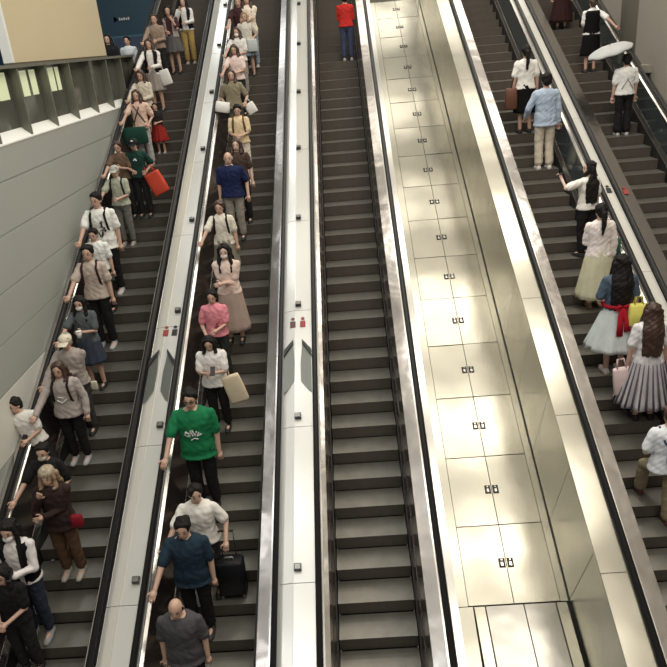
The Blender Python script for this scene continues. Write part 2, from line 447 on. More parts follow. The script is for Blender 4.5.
# ---- things people carry: every one a top-level object, placed at the wearer
def carried(key, name, label, cat, loc, group=None):
    p = PEOPLE[key]
    o = empty(name); tag(o, label, cat, group)
    o.matrix_world = Matrix.Translation(p['M'] @ Vector(loc)) @ p['root'].matrix_world.to_quaternion().to_matrix().to_4x4()
    return o
def bag(key, name, label, loc, size, col, cat='bag', tilt=0, strap=None, handles=True, soft=True, group=None, rough=.8):
    w, d, h = size; o = carried(key, name, label, cat, loc, group)
    T = Matrix.Rotation(math.radians(tilt), 4, 'Y')
    bm = bmesh.new()
    rs = []
    for f, gx, gy in ((0, .94, .9), (.06, 1, 1), (.5, 1.0, .95), (.9, .95, .75), (1., .90, .45 if soft else .9)):
        c = T @ Vector((0, 0, -h * f if False else h * (f - 1)))
        rs.append(ring(bm, c, T @ Vector((1, 0, 0)), Vector((0, 1, 0)), w / 2 * gx, d / 2 * gy, 20, .5))
    bridge(bm, rs)
    build('bag_body', bm, cloth(col, rough), o, True)
    if handles:
        for sy in (-1, 1):
            bm = bmesh.new()
            tube(bm, [T @ Vector((-w * .25, sy * d * .2, -.01)), T @ Vector((-w * .18, sy * d * .1, h * .32)), T @ Vector((w * .18, sy * d * .1, h * .32)), T @ Vector((w * .25, sy * d * .2, -.01))], .009, 6)
            build('handle', bm, cloth([c * .7 for c in col], rough), o, True)
    if strap:
        bm = bmesh.new(); p = PEOPLE[key]; inv = o.matrix_world.inverted()
        tube(bm, [inv @ (p['M'] @ Vector(q)) for q in strap[0]], .013, 6, .5)
        build('strap', bm, cloth(strap[1]), o, True)
    return o
def backpack(key, label, col, straps_only=False):
    p = PEOPLE[key]; s = p['s']; o = carried(key, 'backpack', label, 'backpack', (0, .19, 1.15))
    bm = bmesh.new()
    rs = [ring(bm, Vector((0, 0, z * s)), Vector((1, 0, 0)), Vector((0, 1, 0)), w * s, d * s, 16, .6) for z, w, d in ((-.22, .12, .05), (-.2, .14, .07), (0, .145, .075), (.17, .13, .06), (.22, .09, .03))]
    bridge(bm, rs); build('pack', bm, cloth(col), o, True)
    bm = bmesh.new(); box(bm, -.10 * s, .10 * s, .07 * s, .1 * s, -.18 * s, -.02 * s); build('front_pocket', bm, cloth([c * 1.3 for c in col]), o)
    for sx in (-1, 1):
        bm = bmesh.new(); sf = p['surf']
        pts = [(sx * .13, -.02, 1.0), (sx * .135, sf(.135, 1.12) - .01, 1.13), (sx * .125, sf(.125, 1.26) - .012, 1.27), (sx * .115, sf(.115, 1.36) - .012, 1.37), (sx * .105, .0, 1.465), (sx * .10, .10, 1.40), (sx * .10, .16, 1.30)]
        tube(bm, [(Vector(q) - Vector((0, .19, 1.15))) * s for q in pts], .020 * s, 8, .45)
        build('shoulder_strap', bm, cloth(col), o, True)
    return o
def phone(key, hand, label):
    p = PEOPLE[key]; w = p['WR'][hand]
    o = carried(key, 'phone', label, 'phone', w + Vector((.0, -.06, .05)))
    bm = bmesh.new(); box(bm, -.037, .037, -.005, .005, -.06, .09, Matrix.Rotation(math.radians(-50), 4, 'X')); build('phone_body', bm, M['black'], o)
    bm = bmesh.new(); box(bm, -.033, .033, .005, .0065, -.055, .085, Matrix.Rotation(math.radians(-50), 4, 'X')); build('screen', bm, M['grey'], o)

WHT = (.72, .70, .67); OFF = (.60, .55, .48); BLK = (.014, .013, .014); DK = (.03, .028, .03); DKB = (.02, .03, .06)
def scribble(x0, z0, w, h, n, seed):
    r = random.Random(seed); out = []
    for i in range(n):
        cx = x0 + (r.random() - .5) * w; cz = z0 + (r.random() - .5) * h
        out.append(([(cx + (r.random() - .5) * w * .4, cz + (r.random() - .5) * h * .6) for _ in range(4)], .008))
    return out
# first escalator from the left, coming down
person('1a', 1, -3.95, 19, .26, 1.62, 'person in khaki trousers and black vest over white sleeves, highest on the leftmost escalator', arms=('C', 'F'), top=WHT, sleeve='long', vest=BLK, bottom=('trousers', (.42, .29, .10)), hair=('long', 'black'), shoes=(.5, .45, .4))
person('1b', 1, -4.27, 18, .16, 1.62, 'person with open white-sleeved shirt over dark red top, just below the khaki trousers', arms=('F', 'C'), top=(.06, .02, .025), sleeve='short', vest=(.62, .55, .52), bottom=('skirt', (.22, .21, .21), .55, .10), hair=('long', 'black'))
person('1c', 1, -4.57, 17, .19, 1.64, 'person in brown and cream top at the left handrail near the top of the queue', arms=(('R', .3), 'F'), top=(.30, .22, .17), sleeve='long', hair=('short', 'brown'))
person('1d', 1, -4.52, 14, .26, 1.66, 'person in dark long vest over a loose white shirt with rolled sleeves', arms=(('R', .3), 'F'), top=(.80, .77, .73), sleeve='long', vest=(.03, .018, .022), bottom=('skirt', (.62, .56, .5), .50, .06), hair=('bob', 'brown'))
person('1e', 1, -4.48, 9, .22, 1.62, 'person in peach tee with crossed dark straps and pale grey trousers', arms=(('R', .35), (.2, -.12, .95)), top=(.72, .50, .40), bottom=('trousers', (.42, .41, .39), .07), hair=('bob', 'brown'), shoes=(.55, .4, .35), prints=[([([(-.12, 1.02), (-.04, 1.18), (.04, 1.34)], .013), ([(.13, 1.0), (.02, 1.2), (-.09, 1.38)], .013)], M['black'], 'crossed_straps')])
person('1x', 1, -4.52, 11, .2, 1.60, 'person in cream sleeves mostly hidden behind the peach tee', arms=(('R', .55), 'F'), top=(.62, .54, .44), sleeve='long', hair=('bob', 'brown'), nod=20)
person('1f', 1, -4.22, 10, .22, 1.10, 'small child in a black top and bright red skirt', arms=('D', 'F'), top=(.025, .02, .022), bottom=('skirt', (.52, .05, .04), .42, .14, .07), hair=('short', 'black'), shoes=(.45, .42, .4), nod=10)
person('1g', 1, -4.24, 5, .16, 1.58, 'person with bowed dark cap and dark green tee above the orange bag', arms=('F', 'B'), top=(.012, .045, .035), hair=('short', 'black'), cap=(.015, .02, .02), nod=35, prints=[([([(-.03, 1.26), (.0, 1.3), (.03, 1.25)], .014)], M['white'], 'shirt_print')])
person('1h', 1, -4.57, 5, .16, 1.56, 'person in brown top with bowed dark head, behind the grey-capped man', arms=(('R', .45), 'P'), top=(.16, .10, .07), hair=('short', 'brown'), nod=35)
person('1i', 1, -4.50, 3, .26, 1.58, 'older man with grey cap, sage green tee and dark shoulder straps', arms=(('R', .2), 'F'), top=(.42, .43, .34), bottom=('trousers', (.16, .15, .14)), hair=('short', 'grey'), cap=(.50, .47, .42), shoes=(.3, .28, .26), nod=22)
person('1j', 1, -4.54, 0, .26, 1.90, 'man in large white tee with a dark photo print, hand on the left rail', arms=(('R', .45), 'D'), top=(.84, .82, .77), hem=.80, bottom=('trousers', BLK), hair=('short', 'black'), shoes=(.5, .5, .5), build_w=1.12, nod=18, yaw=-12, prints=[(scribble(.0, 1.13, .16, .18, 9, 3), M['black'], 'shirt_print')])
person('1k', 1, -4.57, -1, .22, 1.55, 'boy in white tee half hidden between two grown-ups with backpacks', arms=('D', 'D'), top=(.82, .82, .78), hair=('short', 'black'), nod=20)
person('1l', 1, -4.45, -3, .28, 1.84, 'person in pinkish beige tee with black trousers, arm reaching far down the left handrail', arms=(('R', .6), 'D'), top=(.52, .43, .36), bottom=('trousers', BLK), hair=('short', 'black'), shoes=(.45, .45, .45), nod=14, hem=.86)
person('1m', 1, -4.45, -5, .28, 1.62, 'person in white face mask and dark grey top holding a pale cup at the chest', arms=(('R', .4), 'P'), top=(.10, .11, .12), bottom=('skirt', (.10, .12, .17), .5, .06), hair=('long', 'black'), mask=(.75, .74, .72), nod=20)
person('1n', 1, -4.45, -7, .28, 1.70, 'person in cream baseball cap and taupe shirt, arm across the body', arms=(('R', .45), 'X'), top=(.36, .31, .28), sleeve='long', bottom=('trousers', (.05, .05, .05)), hair=('short', 'grey'), cap=(.72, .64, .50), nod=28, build_w=1.1)
person('1o', 1, -4.42, -8, .15, 1.68, 'woman in grey printed sweatshirt with dark backpack straps and black trousers', arms=(('R', .55), (.30, -.1, .86)), top=(.42, .36, .33), sleeve='long', bottom=('trousers', BLK), hair=('bob', 'brown'), shoes=(.4, .4, .4), nod=22, build_w=1.14, hem=.84, prints=[([([(-.07, 1.14), (0, 1.10), (.07, 1.15)], .010), ([(-.04, 1.20), (.03, 1.18)], .008)], M['white'], 'shirt_print')])
person('1p', 1, -4.66, -9, .2, 1.55, 'dark-haired child in white leaning out over the left handrail towards the wall', arms=(('R', .3), ('R', .1)) if False else ((-.33, -.2, 1.2), 'F'), top=(.80, .77, .72), hair=('short', 'black'), lean=-14, nod=10, yaw=-35)
person('1q', 1, -4.33, -11, .13, 1.64, 'person all in black with pale face mask, forearm on the left handrail, above the headscarf', arms=(('R', .35), 'H'), top=BLK, sleeve='short', hair=('short', 'black'), mask=(.5, .5, .42), nod=22)
person('1r', 1, -4.14, -12, .13, 1.72, 'woman with pale patterned headscarf, dark brown jacket and brown trousers and pale sandals', arms=('C', 'X'), top=(.035, .02, .018), sleeve='long', hem=.80, bottom=('trousers', (.11, .06, .035), .07), hair=('bob', 'tan'), cap=None, shoes=(.45, .40, .34), nod=18, build_w=1.08)
person('1s', 1, -4.42, -14, .24, 1.84, 'woman in white mask and white blouse under an open black jacket holding a phone', arms=('F', 'P'), top=(.78, .72, .70), sleeve='long', vest=BLK, bottom=('trousers', (.03, .035, .06)), hair=('long', 'black'), mask=(.80, .77, .75), nod=24, shoes=(.3, .3, .3))
person('1t', 1, -4.45, -15, .28, 1.65, 'person in black cut off by the bottom left corner, hands clasped low in front', arms=(('R', .1) if False else 'F', 'F'), top=BLK, sleeve='short', hair=('long', 'black'), nod=18)
# second escalator, coming down
person('2a', 2, -2.22, 18, .13, 1.74, 'person in cream blouse and pale blue jeans with folded arms, topmost on the second escalator', arms=('X', 'X'), top=(.75, .64, .52), sleeve='long', bottom=('trousers', (.28, .34, .38)), hair=('long', 'brown'), shoes=(.4, .4, .4))
person('2b', 2, -2.44, 18, .13, 1.70, 'person in dark maroon by the left handrail beside the cream blouse', arms=(('R', .3), 'D'), top=(.05, .02, .02), hair=('short', 'brown'))
person('2c', 2, -2.30, 17, .28, 1.52, 'person in grey-blue pinafore dress with pale shoulders', arms=('D', 'B'), top=(.62, .58, .50), bottom=('skirt', (.30, .36, .40), .55, .10), hair=('bob', 'tan'), nod=15)
person('2d', 2, -2.42, 15, .13, 1.56, 'person in white face mask and white shirt, hand out on the handrail', arms=(('R', .3), 'F'), top=(.70, .66, .62), bottom=('trousers', (.3, .28, .26)), hair=('bob', 'brown'), mask=(.75, .74, .74), nod=12)
person('2e', 2, -2.42, 13, .13, 1.58, 'person in pinkish white blouse with dark hair, just behind the khaki olive tee', arms=(('R', .35), 'F'), top=(.74, .58, .53), hair=('bob', 'brown'), nod=26)
person('2f', 2, -2.40, 10, .13, 1.68, 'person in khaki olive tee carrying pale jackets, glancing to the side', arms=('B', (.28, -.2, 1.0)), top=(.24, .21, .14), bottom=('trousers', (.10, .09, .08)), hair=('bob', 'brown'), nod=18, yaw=15)
person('2h', 2, -2.20, 7, .28, 1.62, 'person in yellowish tee with brown straps and cream trousers', arms=('F', 'F'), top=(.72, .56, .36), bottom=('trousers', (.72, .64, .55), .075), hair=('short', 'black'), nod=34, shoes=(.5, .45, .4))
person('2i', 2, -2.14, 4, .28, 1.66, 'woman with brown bob, pale neck and dark brown top behind the balding man in navy', arms=('D', 'D'), top=(.07, .045, .035), hair=('bob', 'brown'), nod=10, skin=SKIN2)
person('2j', 2, -2.24, 3, .13, 1.70, 'balding man in navy blue shirt and grey trousers', arms=('D', (.3, -.05, .86)), top=(.012, .018, .065), sleeve='short', hem=.86, bottom=('trousers', (.30, .27, .23)), hair=('bald', 'grey'), nod=14, build_w=1.15)
person('2k', 2, -2.32, 0, .13, 1.62, 'woman in cream patterned dress with black backpack straps, arm reaching to the handrail', arms=(('R', .35), 'D'), top=(.72, .66, .56), bottom=('skirt', (.42, .38, .30), .45, .08), hair=('short', 'brown'), nod=20)
person('2l', 2, -2.12, -3, .13, 1.74, 'long-haired woman in pale pink long dress with face mask, arms folded', arms=('X', 'X'), top=(.74, .58, .50), bottom=('dress', (.74, .60, .51), .24, .09, .03), hair=('long', 'black'), mask=(.70, .62, .56), nod=16, skin=SKIN2)
person('2m', 2, -2.30, -5, .28, 1.58, 'person in pink tee with a red motif, hands together below the waist', arms=('H', 'F'), top=(.74, .26, .31), bottom=('trousers', (.025, .03, .025)), hair=('short', 'black'), nod=20, prints=[(scribble(.03, 1.1, .12, .09, 6, 5), M['red'], 'shirt_print')])
person('2n', 2, -2.24, -7, .13, 1.60, 'person in white tee looking down at a phone, below the pink tee', arms=('P', 'P'), top=(.80, .76, .73), hem=.84, bottom=('trousers', BLK), hair=('bob', 'black'), nod=45, build_w=1.08)
person('2o', 2, -2.34, -10, .13, 1.92, 'man in bright green tee with white lettering and glasses, hand on the left rail', arms=(('R', .4), 'D'), top=(.012, .17, .065), hem=.82, bottom=('trousers', BLK), hair=('short', 'black'), nod=16, build_w=1.2, glasses=True, prints=[([([(-.075, 1.22), (-.10, 1.17), (-.06, 1.15), (-.05, 1.20), (-.09, 1.21)], .008), ([(-.04, 1.15), (-.02, 1.24), (.0, 1.16)], .008), ([(.0, 1.24), (.03, 1.16), (.05, 1.22)], .008), ([(.05, 1.15), (.07, 1.2), (.10, 1.17), (.05, 1.155)], .008), ([(-.03, 1.10), (.01, 1.125), (.06, 1.11)], .007)], M['white'], 'shirt_lettering')])
person('2p', 2, -2.20, -13, .28, 1.70, 'man in white collared polo shirt looking to his side, behind the navy tee', arms=(('R', .35), (.33, -.18, .95)), top=(.78, .74, .68), bottom=('trousers', DK), hair=('short', 'black'), nod=14, yaw=22, collar=(.8, .77, .7), build_w=1.12)
person('2q', 2, -2.27, -14, .19, 1.78, 'man in dark teal tee, arm on the left handrail, in front of the white polo', arms=(('R', .55), 'D'), top=(.018, .035, .055), hem=.82, bottom=('trousers', BLK), hair=('short', 'black'), nod=26, build_w=1.16, shoes=(.05, .04, .04))
person('2r', 2, -2.26, -16, .19, 1.72, 'balding man in charcoal grey tee with bowed head at the bottom edge', arms=('D', 'D'), top=(.075, .072, .078), hem=.82, bottom=('trousers', BLK), hair=('bald', 'black'), nod=30, build_w=1.16)
# third escalator, going up
person('3a', 3, .25, 18, .13, 1.58, 'person in red jacket and dark jeans alone on the middle escalator', face=-1, arms=('F', 'F'), top=(.50, .028, .022), sleeve='long', bottom=('trousers', (.045, .055, .10)), hair=('short', 'black'), shoes=(.4, .38, .36), nod=15)
# fourth escalator, going up
person('4a', 4, 4.00, 9, .13, 1.80, 'person in white top and black skirt behind a brown handbag, above the blue shirt', face=-1, arms=('D', 'D'), top=(.82, .78, .73), bottom=('skirt', BLK, .42, .05), hair=('pony', 'black'), nod=8)
person('4b', 4, 4.12, 6, .13, 1.88, 'man in pale blue long shirt and beige trousers seen from behind', face=-1, arms=('D', (-.0 + .30, -.22, .95)), top=(.42, .50, .62), sleeve='long', hem=.80, bottom=('trousers', (.62, .54, .43), .075), hair=('short', 'black'), shoes=(.75, .72, .68), nod=14, build_w=1.08)
person('4c', 4, 4.26, 0, .13, 1.72, 'long-haired woman in white tee with black trousers turning left to her raised phone', face=-1, arms=('D', (.36, -.28, 1.42)), top=(.84, .80, .74), sleeve='short', bottom=('trousers', BLK), hair=('verylong', 'black'), nod=4, yaw=55, turn=25, skin=SKIN2)
person('4d', 4, 4.14, -3, .28, 1.80, 'woman in pale pink cardigan and long cream yellow skirt', face=-1, arms=('D', 'F'), top=(.84, .76, .71), sleeve='long', bottom=('skirt', (.93, .88, .68), .20, .15, .04), hair=('pony', 'black'), shoes=(.2, .12, .1), nod=10)
person('4e', 4, 4.00, -6, .13, 1.94, 'long-haired woman in dark blue top and pale mint skirt with red sash', face=-1, arms=('D', 'H'), top=(.07, .10, .14), bottom=('skirt', (.86, .92, .90), .42, .22, .06), hair=('verylong', 'black'), shoes=(.75, .62, .60), nod=8)
person('4f', 4, 4.18, -8, .13, 1.86, 'long-haired woman in white and grey pleated long dress', face=-1, arms=('D', 'D'), top=(.74, .71, .71), bottom=('dress', (.80, .76, .78), .28, .20, .09), hair=('verylong', 'brown'), shoes=(.04, .03, .03), nod=8)
person('4g', 4, 3.90, -12, .28, 1.80, 'person in khaki trousers at the right edge, one foot a step higher', face=-1, arms=('D', 'H'), top=(.74, .75, .78), hem=.84, bottom=('trousers', (.27, .22, .14), .08), hair=('short', 'brown'), shoes=(.12, .05, .05), nod=10, lift=(1, -.40, .198), build_w=1.05)
# fifth escalator, going up
person('5a', 5, 5.92, 19, .2, 1.62, 'person in long maroon skirt cut off by the top edge', face=-1, arms=('D', 'D'), top=(.6, .5, .45), bottom=('skirt', (.07, .03, .028), .18, .12), hair=('long', 'black'))
person('5b', 5, 6.05, 14, .16, 1.64, 'person in black dress with white collar and sleeves near the top right', face=-1, arms=(('R', .3), 'F'), top=(.80, .77, .74), sleeve='short', vest=BLK, bottom=('skirt', BLK, .40, .06), hair=('short', 'brown'), shoes=(.05, .04, .04), collar=(.85, .83, .8))
person('5c', 5, 6.06, 8, .25, 1.64, 'person in white shirt with crossed pack straps and wide black trousers on the rightmost escalator', face=-1, arms=('D', 'D'), top=(.80, .79, .76), bottom=('trousers', BLK, .095), hair=('short', 'black'), shoes=(.6, .6, .6), nod=10, build_w=1.1)
# on the upper concourse behind the railing
person('w1', 1, 0, 0, 0, 1.62, 'dark-haired person in black behind the railing, left of the blue wall', loc=Vector((-5.75, 18.9, ZS0)), arms=('D', 'D'), top=BLK, hair=('long', 'black'), nod=5)
person('w2', 1, 0, 0, 0, 1.55, 'person in white top behind the railing end, beside the left escalator', loc=Vector((-5.38, 19.3, ZS0)), arms=('D', 'D'), top=(.65, .68, .70), hair=('short', 'black'), nod=5)

# details worn by single people
def worn(key, name, bm_fn, material, smooth=True):
    p = PEOPLE[key]; bm = bmesh.new(); bm_fn(bm, p)
    me = tomesh(bm, name, smooth); me.transform(Matrix.Scale(p['s'], 4)); return link(name, me, p['root'], material)
def sash(bm, p):
    tube(bm, [(.19 * math.cos(a), .148 * math.sin(a), 1.02) for a in [2 * math.pi * t / 20 for t in range(21)]], .026, 8)
    for sx, ln in ((-1, .72), (1, .66)):
        tube(bm, [(sx * .01, .17, 1.03), (sx * .03, .2, .93), (sx * .045, .245, .84), (sx * .05, .265, ln)], [.03, .035, .04, .045], 8, .35)
    for sx in (-1, 1): tube(bm, [(0, .17, 1.03), (sx * .06, .19, 1.06), (sx * .10, .19, 1.01), (sx * .02, .18, 1.0)], [.02, .03, .03, .015], 8, .5)
worn('4e', 'red_sash', sash, cloth((.34, .008, .02)))
def scarf(bm, p):
    HM = Matrix.Translation((0, .01, 1.47)) @ Matrix.Rotation(math.radians(7), 4, 'X') @ Matrix.Translation((0, -.01, -1.47))
    ball(bm, (0, .012, 1.645), (.10, .108, .085), HM, 18)
    ball(bm, (-.085, .06, 1.60), (.055, .05, .06), HM, 12); ball(bm, (-.11, .05, 1.55), (.035, .03, .05), HM, 10)
worn('1r', 'headscarf', scarf, mat('patterned_scarf', (.42, .34, .25), .8, var=.9, vscale=28.))
def pleats(bm, p):
    n = 26
    for j in range(n):
        a = 2 * math.pi * (j + .5) / n
        tube(bm, [((.19 + .20 * f ** 1.1 + .005) * math.cos(a), (.15 + .18 * f ** 1.1 + .005) * math.sin(a), 1.0 - .71 * f) for f in (.15, .4, .7, 1.)], [.006, .010, .014, .017], 6)
worn('4f', 'dark_pleats', pleats, cloth((.10, .085, .11)))
def tee_straps(bm, p):
    for sx in (-1, 1): tube(bm, [(sx * .13, .14, 1.0), (0, .142, 1.2), (-sx * .10, .09, 1.43)], .008, 6)
worn('5c', 'crossed_straps', tee_straps, M['grey'])
def toplogo(bm, p):
    HM = Matrix.Translation((0, .01, 1.47)) @ Matrix.Rotation(math.radians(15.5), 4, 'X') @ Matrix.Translation((0, -.01, -1.47))
    ball(bm, (0, -.07, 1.70), (.03, .012, .02), HM, 8)
worn('1g', 'cap_badge', toplogo, M['white'])

# bags and other things in hand
backpack('1j', 'black backpack on the man in the printed white tee', BLK)
backpack('1l', 'dark maroon backpack worn over the pinkish beige tee', (.05, .02, .02))
backpack('1o', 'black backpack worn over the grey sweatshirt', (.02, .015, .016))
backpack('1i', 'black backpack on the older man in sage green', (.015, .015, .02))
backpack('2h', 'brown backpack worn over the yellowish tee', (.10, .06, .02))
backpack('2k', 'black backpack on the woman in the cream patterned dress', (.015, .015, .015))
bag('1e', 'duffel_bag', 'dark green bag hanging at the left hip of the peach tee', (-.12, -.22, .92), (.52, .18, .36), (.012, .055, .04), strap=([(-.1, -.2, .95), (-.15, -.15, 1.2), (-.12, 0, 1.47)], (.02, .05, .04)), handles=False)
bag('1g', 'shopping_bag', 'flat bright orange-red shopping bag on the leftmost escalator', (.30, -.16, .98), (.34, .14, .46), (.66, .08, .045), tilt=-22, soft=False, rough=.5)
bag('1d', 'shoulder_bag', 'white patterned shoulder bag at the side of the dark vest', (.25, -.06, .98), (.26, .14, .36), (.72, .70, .66), tilt=-12, handles=False, strap=([(.25, -.06, .97), (.2, .0, 1.2), (.14, 0, 1.47)], (.5, .5, .48)))
bag('1r', 'drawstring_pouch', 'small crimson pouch held out by the woman in the headscarf', (.30, -.16, 1.06), (.15, .10, .16), (.22, .01, .02), handles=False)
bag('1n', 'pouch', 'small beige pouch hanging at the side of the cream cap wearer', (.30, -.08, .92), (.10, .05, .14), (.60, .55, .42), handles=False)
bag('2f', 'folded_jacket', 'white puffy jacket draped over the left of the olive tee', (-.22, -.16, 1.05), (.32, .2, .22), (.80, .78, .73), cat='jacket', tilt=12, handles=False)
bag('2f', 'carrier_bag', 'small white carrier bag hanging right of the olive tee', (.34, -.2, .98), (.22, .14, .24), (.76, .72, .68), tilt=-25)
bag('2n', 'tote_bag', 'cream canvas tote bag hanging from the white tee wearing phone user', (.26, -.10, 1.02), (.30, .10, .46), (.70, .58, .42), tilt=-14, handles=False, strap=([(.26, -.1, 1.0), (.22, -.04, 1.2), (.15, .01, 1.45)], (.6, .5, .38)))
bag('2c', 'handbag', 'pale speckled bag held against the pinafore dress', (.16, -.2, 1.0), (.26, .1, .3), (.50, .53, .52), handles=False)
bag('4a', 'handbag', 'brown leather handbag on the left of the white top and black skirt', (.30, .05, .92), (.26, .16, .44), (.13, .055, .035), strap=([(.3, .05, .9), (.24, .04, 1.2), (.15, 0, 1.46)], (.1, .05, .03)), handles=False, rough=.45)
bag('4f', 'shoulder_bag', 'bright yellow bag hanging between the mint skirt and the pleated dress', (-.02, -.50, 1.50), (.26, .16, .34), (.72, .66, .16), handles=True)
bag('4f', 'pink_tote', 'pale pink tote bag in the hand of the pleated dress', (.34, .0, .80), (.26, .10, .44), (.74, .58, .57), tilt=8)
bag('4e', 'white_tote', 'white tote bag by the elbow of the mint skirt', (-.26, -.1, .95), (.16, .1, .36), (.72, .74, .72), handles=False)
bag('4d', 'green_pouch', 'small dark green bag beside the pink cardigan', (-.30, -.12, 1.10), (.18, .12, .28), (.03, .11, .07), handles=False)
bag('4g', 'sling_bag', 'dark blue sling bag across the white tee at the right edge', (-.05, .17, 1.2), (.24, .1, .2), (.03, .05, .10), handles=False, strap=([(-.05, .17, 1.15), (.1, .14, 1.3), (.13, 0, 1.46)], (.03, .05, .1)))
phone('2n', 1, 'black phone in the hands of the white tee wearer'); phone('1s', 1, 'phone in the hand of the masked woman by the wall'); phone('4c', 1, 'phone held up by the long-haired woman in white')
o = carried('1m', 'cup', 'pale cup held at the chest of the masked person in dark grey', 'cup', (.02, -.36, 1.10))
bm = bmesh.new(); loft(bm, [(0, .032, .032, 0), (.10, .042, .042, 0)], 14); build('cup_body', bm, cloth((.75, .72, .68)), o, True)
bm = bmesh.new(); loft(bm, [(.10, .045, .045, 0), (.115, .043, .043, 0), (.12, .03, .03, 0)], 14); build('lid', bm, M['white'], o, True)
# umbrella held over the white shirt on the right
o = empty('umbrella'); tag(o, 'white umbrella with dark underside tilted above the white shirt', 'umbrella')
o.matrix_world = Matrix.Translation((5.74, 15.85, 9.60)) @ Matrix.Rotation(math.radians(-15), 4, 'Y') @ Matrix.Rotation(math.radians(8), 4, 'X') @ Matrix.Diagonal((1, .72, 1, 1))
for nm, m_, dz in (('canopy', cloth((.80, .80, .79)), 0), ('lining', cloth((.03, .035, .035)), -.012)):
    bm = bmesh.new(); rs = []
    for t in range(8):
        f = t / 7; r = .48 * math.sin(f * math.pi / 2 * .98) + .004
        rs.append([bm.verts.new((r * math.cos(a) * (1 - .04 * abs(math.sin(4 * a))), r * math.sin(a) * (1 - .04 * abs(math.sin(4 * a))), .13 * math.cos(f * math.pi / 2) - .02 * f * abs(math.cos(4 * a)) + dz)) for a in [2 * math.pi * j / 32 for j in range(32)]])
    bridge(bm, rs, False); bm.faces.new(rs[0]); bmesh.ops.solidify(bm, geom=bm.faces[:], thickness=.004); build(nm, bm, m_, o, True)
bm = bmesh.new(); tube(bm, [(0, 0, .2), (0, 0, -.45)], .009, 8); build('shaft', bm, M['black'], o)
bm = bmesh.new(); tube(bm, [(0, 0, -.42), (0, 0, -.55)], .018, 8); build('grip', bm, M['black'], o)
# suitcase
tb = tread(2, -1.90, -13, .2)
o = empty('suitcase', tb); tag(o, 'black cabin suitcase with raised handle beside the navy tee', 'suitcase')
bm = bmesh.new()
rs = [ring(bm, Vector((0, 0, z)), Vector((1, 0, 0)), Vector((0, 1, 0)), w, d, 24, .35) for z, w, d in ((.05, .16, .09), (.07, .185, .115), (.55, .185, .115), (.58, .165, .095))]
bridge(bm, rs); build('shell', bm, cloth((.010, .010, .012), .5), o, True)
for sx in (-1, 1):
    bm = bmesh.new(); tube(bm, [(sx * .09, .07, .56), (sx * .09, .07, .98)], .008, 8); build('handle_tube', bm, M['cap'], o, True)
bm = bmesh.new(); tube(bm, [(-.10, .07, .98), (.10, .07, .98)], .014, 8); build('handle_grip', bm, M['black'], o, True)
bm = bmesh.new(); tube(bm, [(-.06, 0, .575), (-.05, 0, .61), (.05, 0, .61), (.06, 0, .575)], .011, 8); build('top_handle', bm, M['grey'], o, True)
for sx in (-1, 1):
    for sy in (-1, 1):
        bm = bmesh.new(); tube(bm, [(sx * .14 - .015, sy * .07, .027), (sx * .14 + .015, sy * .07, .027)], .027, 12); build('wheel', bm, M['grey'], o, True)

# ------------------------------------------------------------------ escalators
U0, U1 = 1.1, 22.6
bm = bmesh.new()
prof = [(0, 0), (RUN, 0), (RUN, -.03), (.10, -.26), (.035, -RISE - .01), (.018, -RISE), (.012, -.12), (.004, -.03)]
a = [bm.verts.new((-.495, y, z)) for y, z in prof]; b = [bm.verts.new((.495, y, z)) for y, z in prof]
for i in range(len(prof)): bm.faces.new((a[i], a[(i + 1) % len(prof)], b[(i + 1) % len(prof)], b[i]))
bm.faces.new(a[::-1]); bm.faces.new(b)
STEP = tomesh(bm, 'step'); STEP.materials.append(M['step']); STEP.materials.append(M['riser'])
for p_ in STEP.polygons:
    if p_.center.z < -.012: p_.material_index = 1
ELAB = {1: 'leftmost escalator, crowded with people coming down along the grey wall', 2: 'second escalator from the left, a single queue of people coming down its left side',
        3: 'middle escalator, nearly empty with one person in red near its top', 4: 'escalator right of the wide steel cladding, carrying women in long skirts up',
        5: 'rightmost escalator beside the grey wall, only its upper part in view'}
FL = {(1, 0): (.075, 'panel'), (1, 1): (.09, 'cap'), (2, 0): (.10, 'panel'), (2, 1): (.21, 'cap'), (3, 0): (.12, 'cap'), (3, 1): (.22, 'cap'),
      (4, 0): (.25, 'cap'), (4, 1): (.11, 'glass'), (5, 0): (.29, 'cap'), (5, 1): (.09, 'glass')}  # glass style is polished steel with dark reflections in its colour
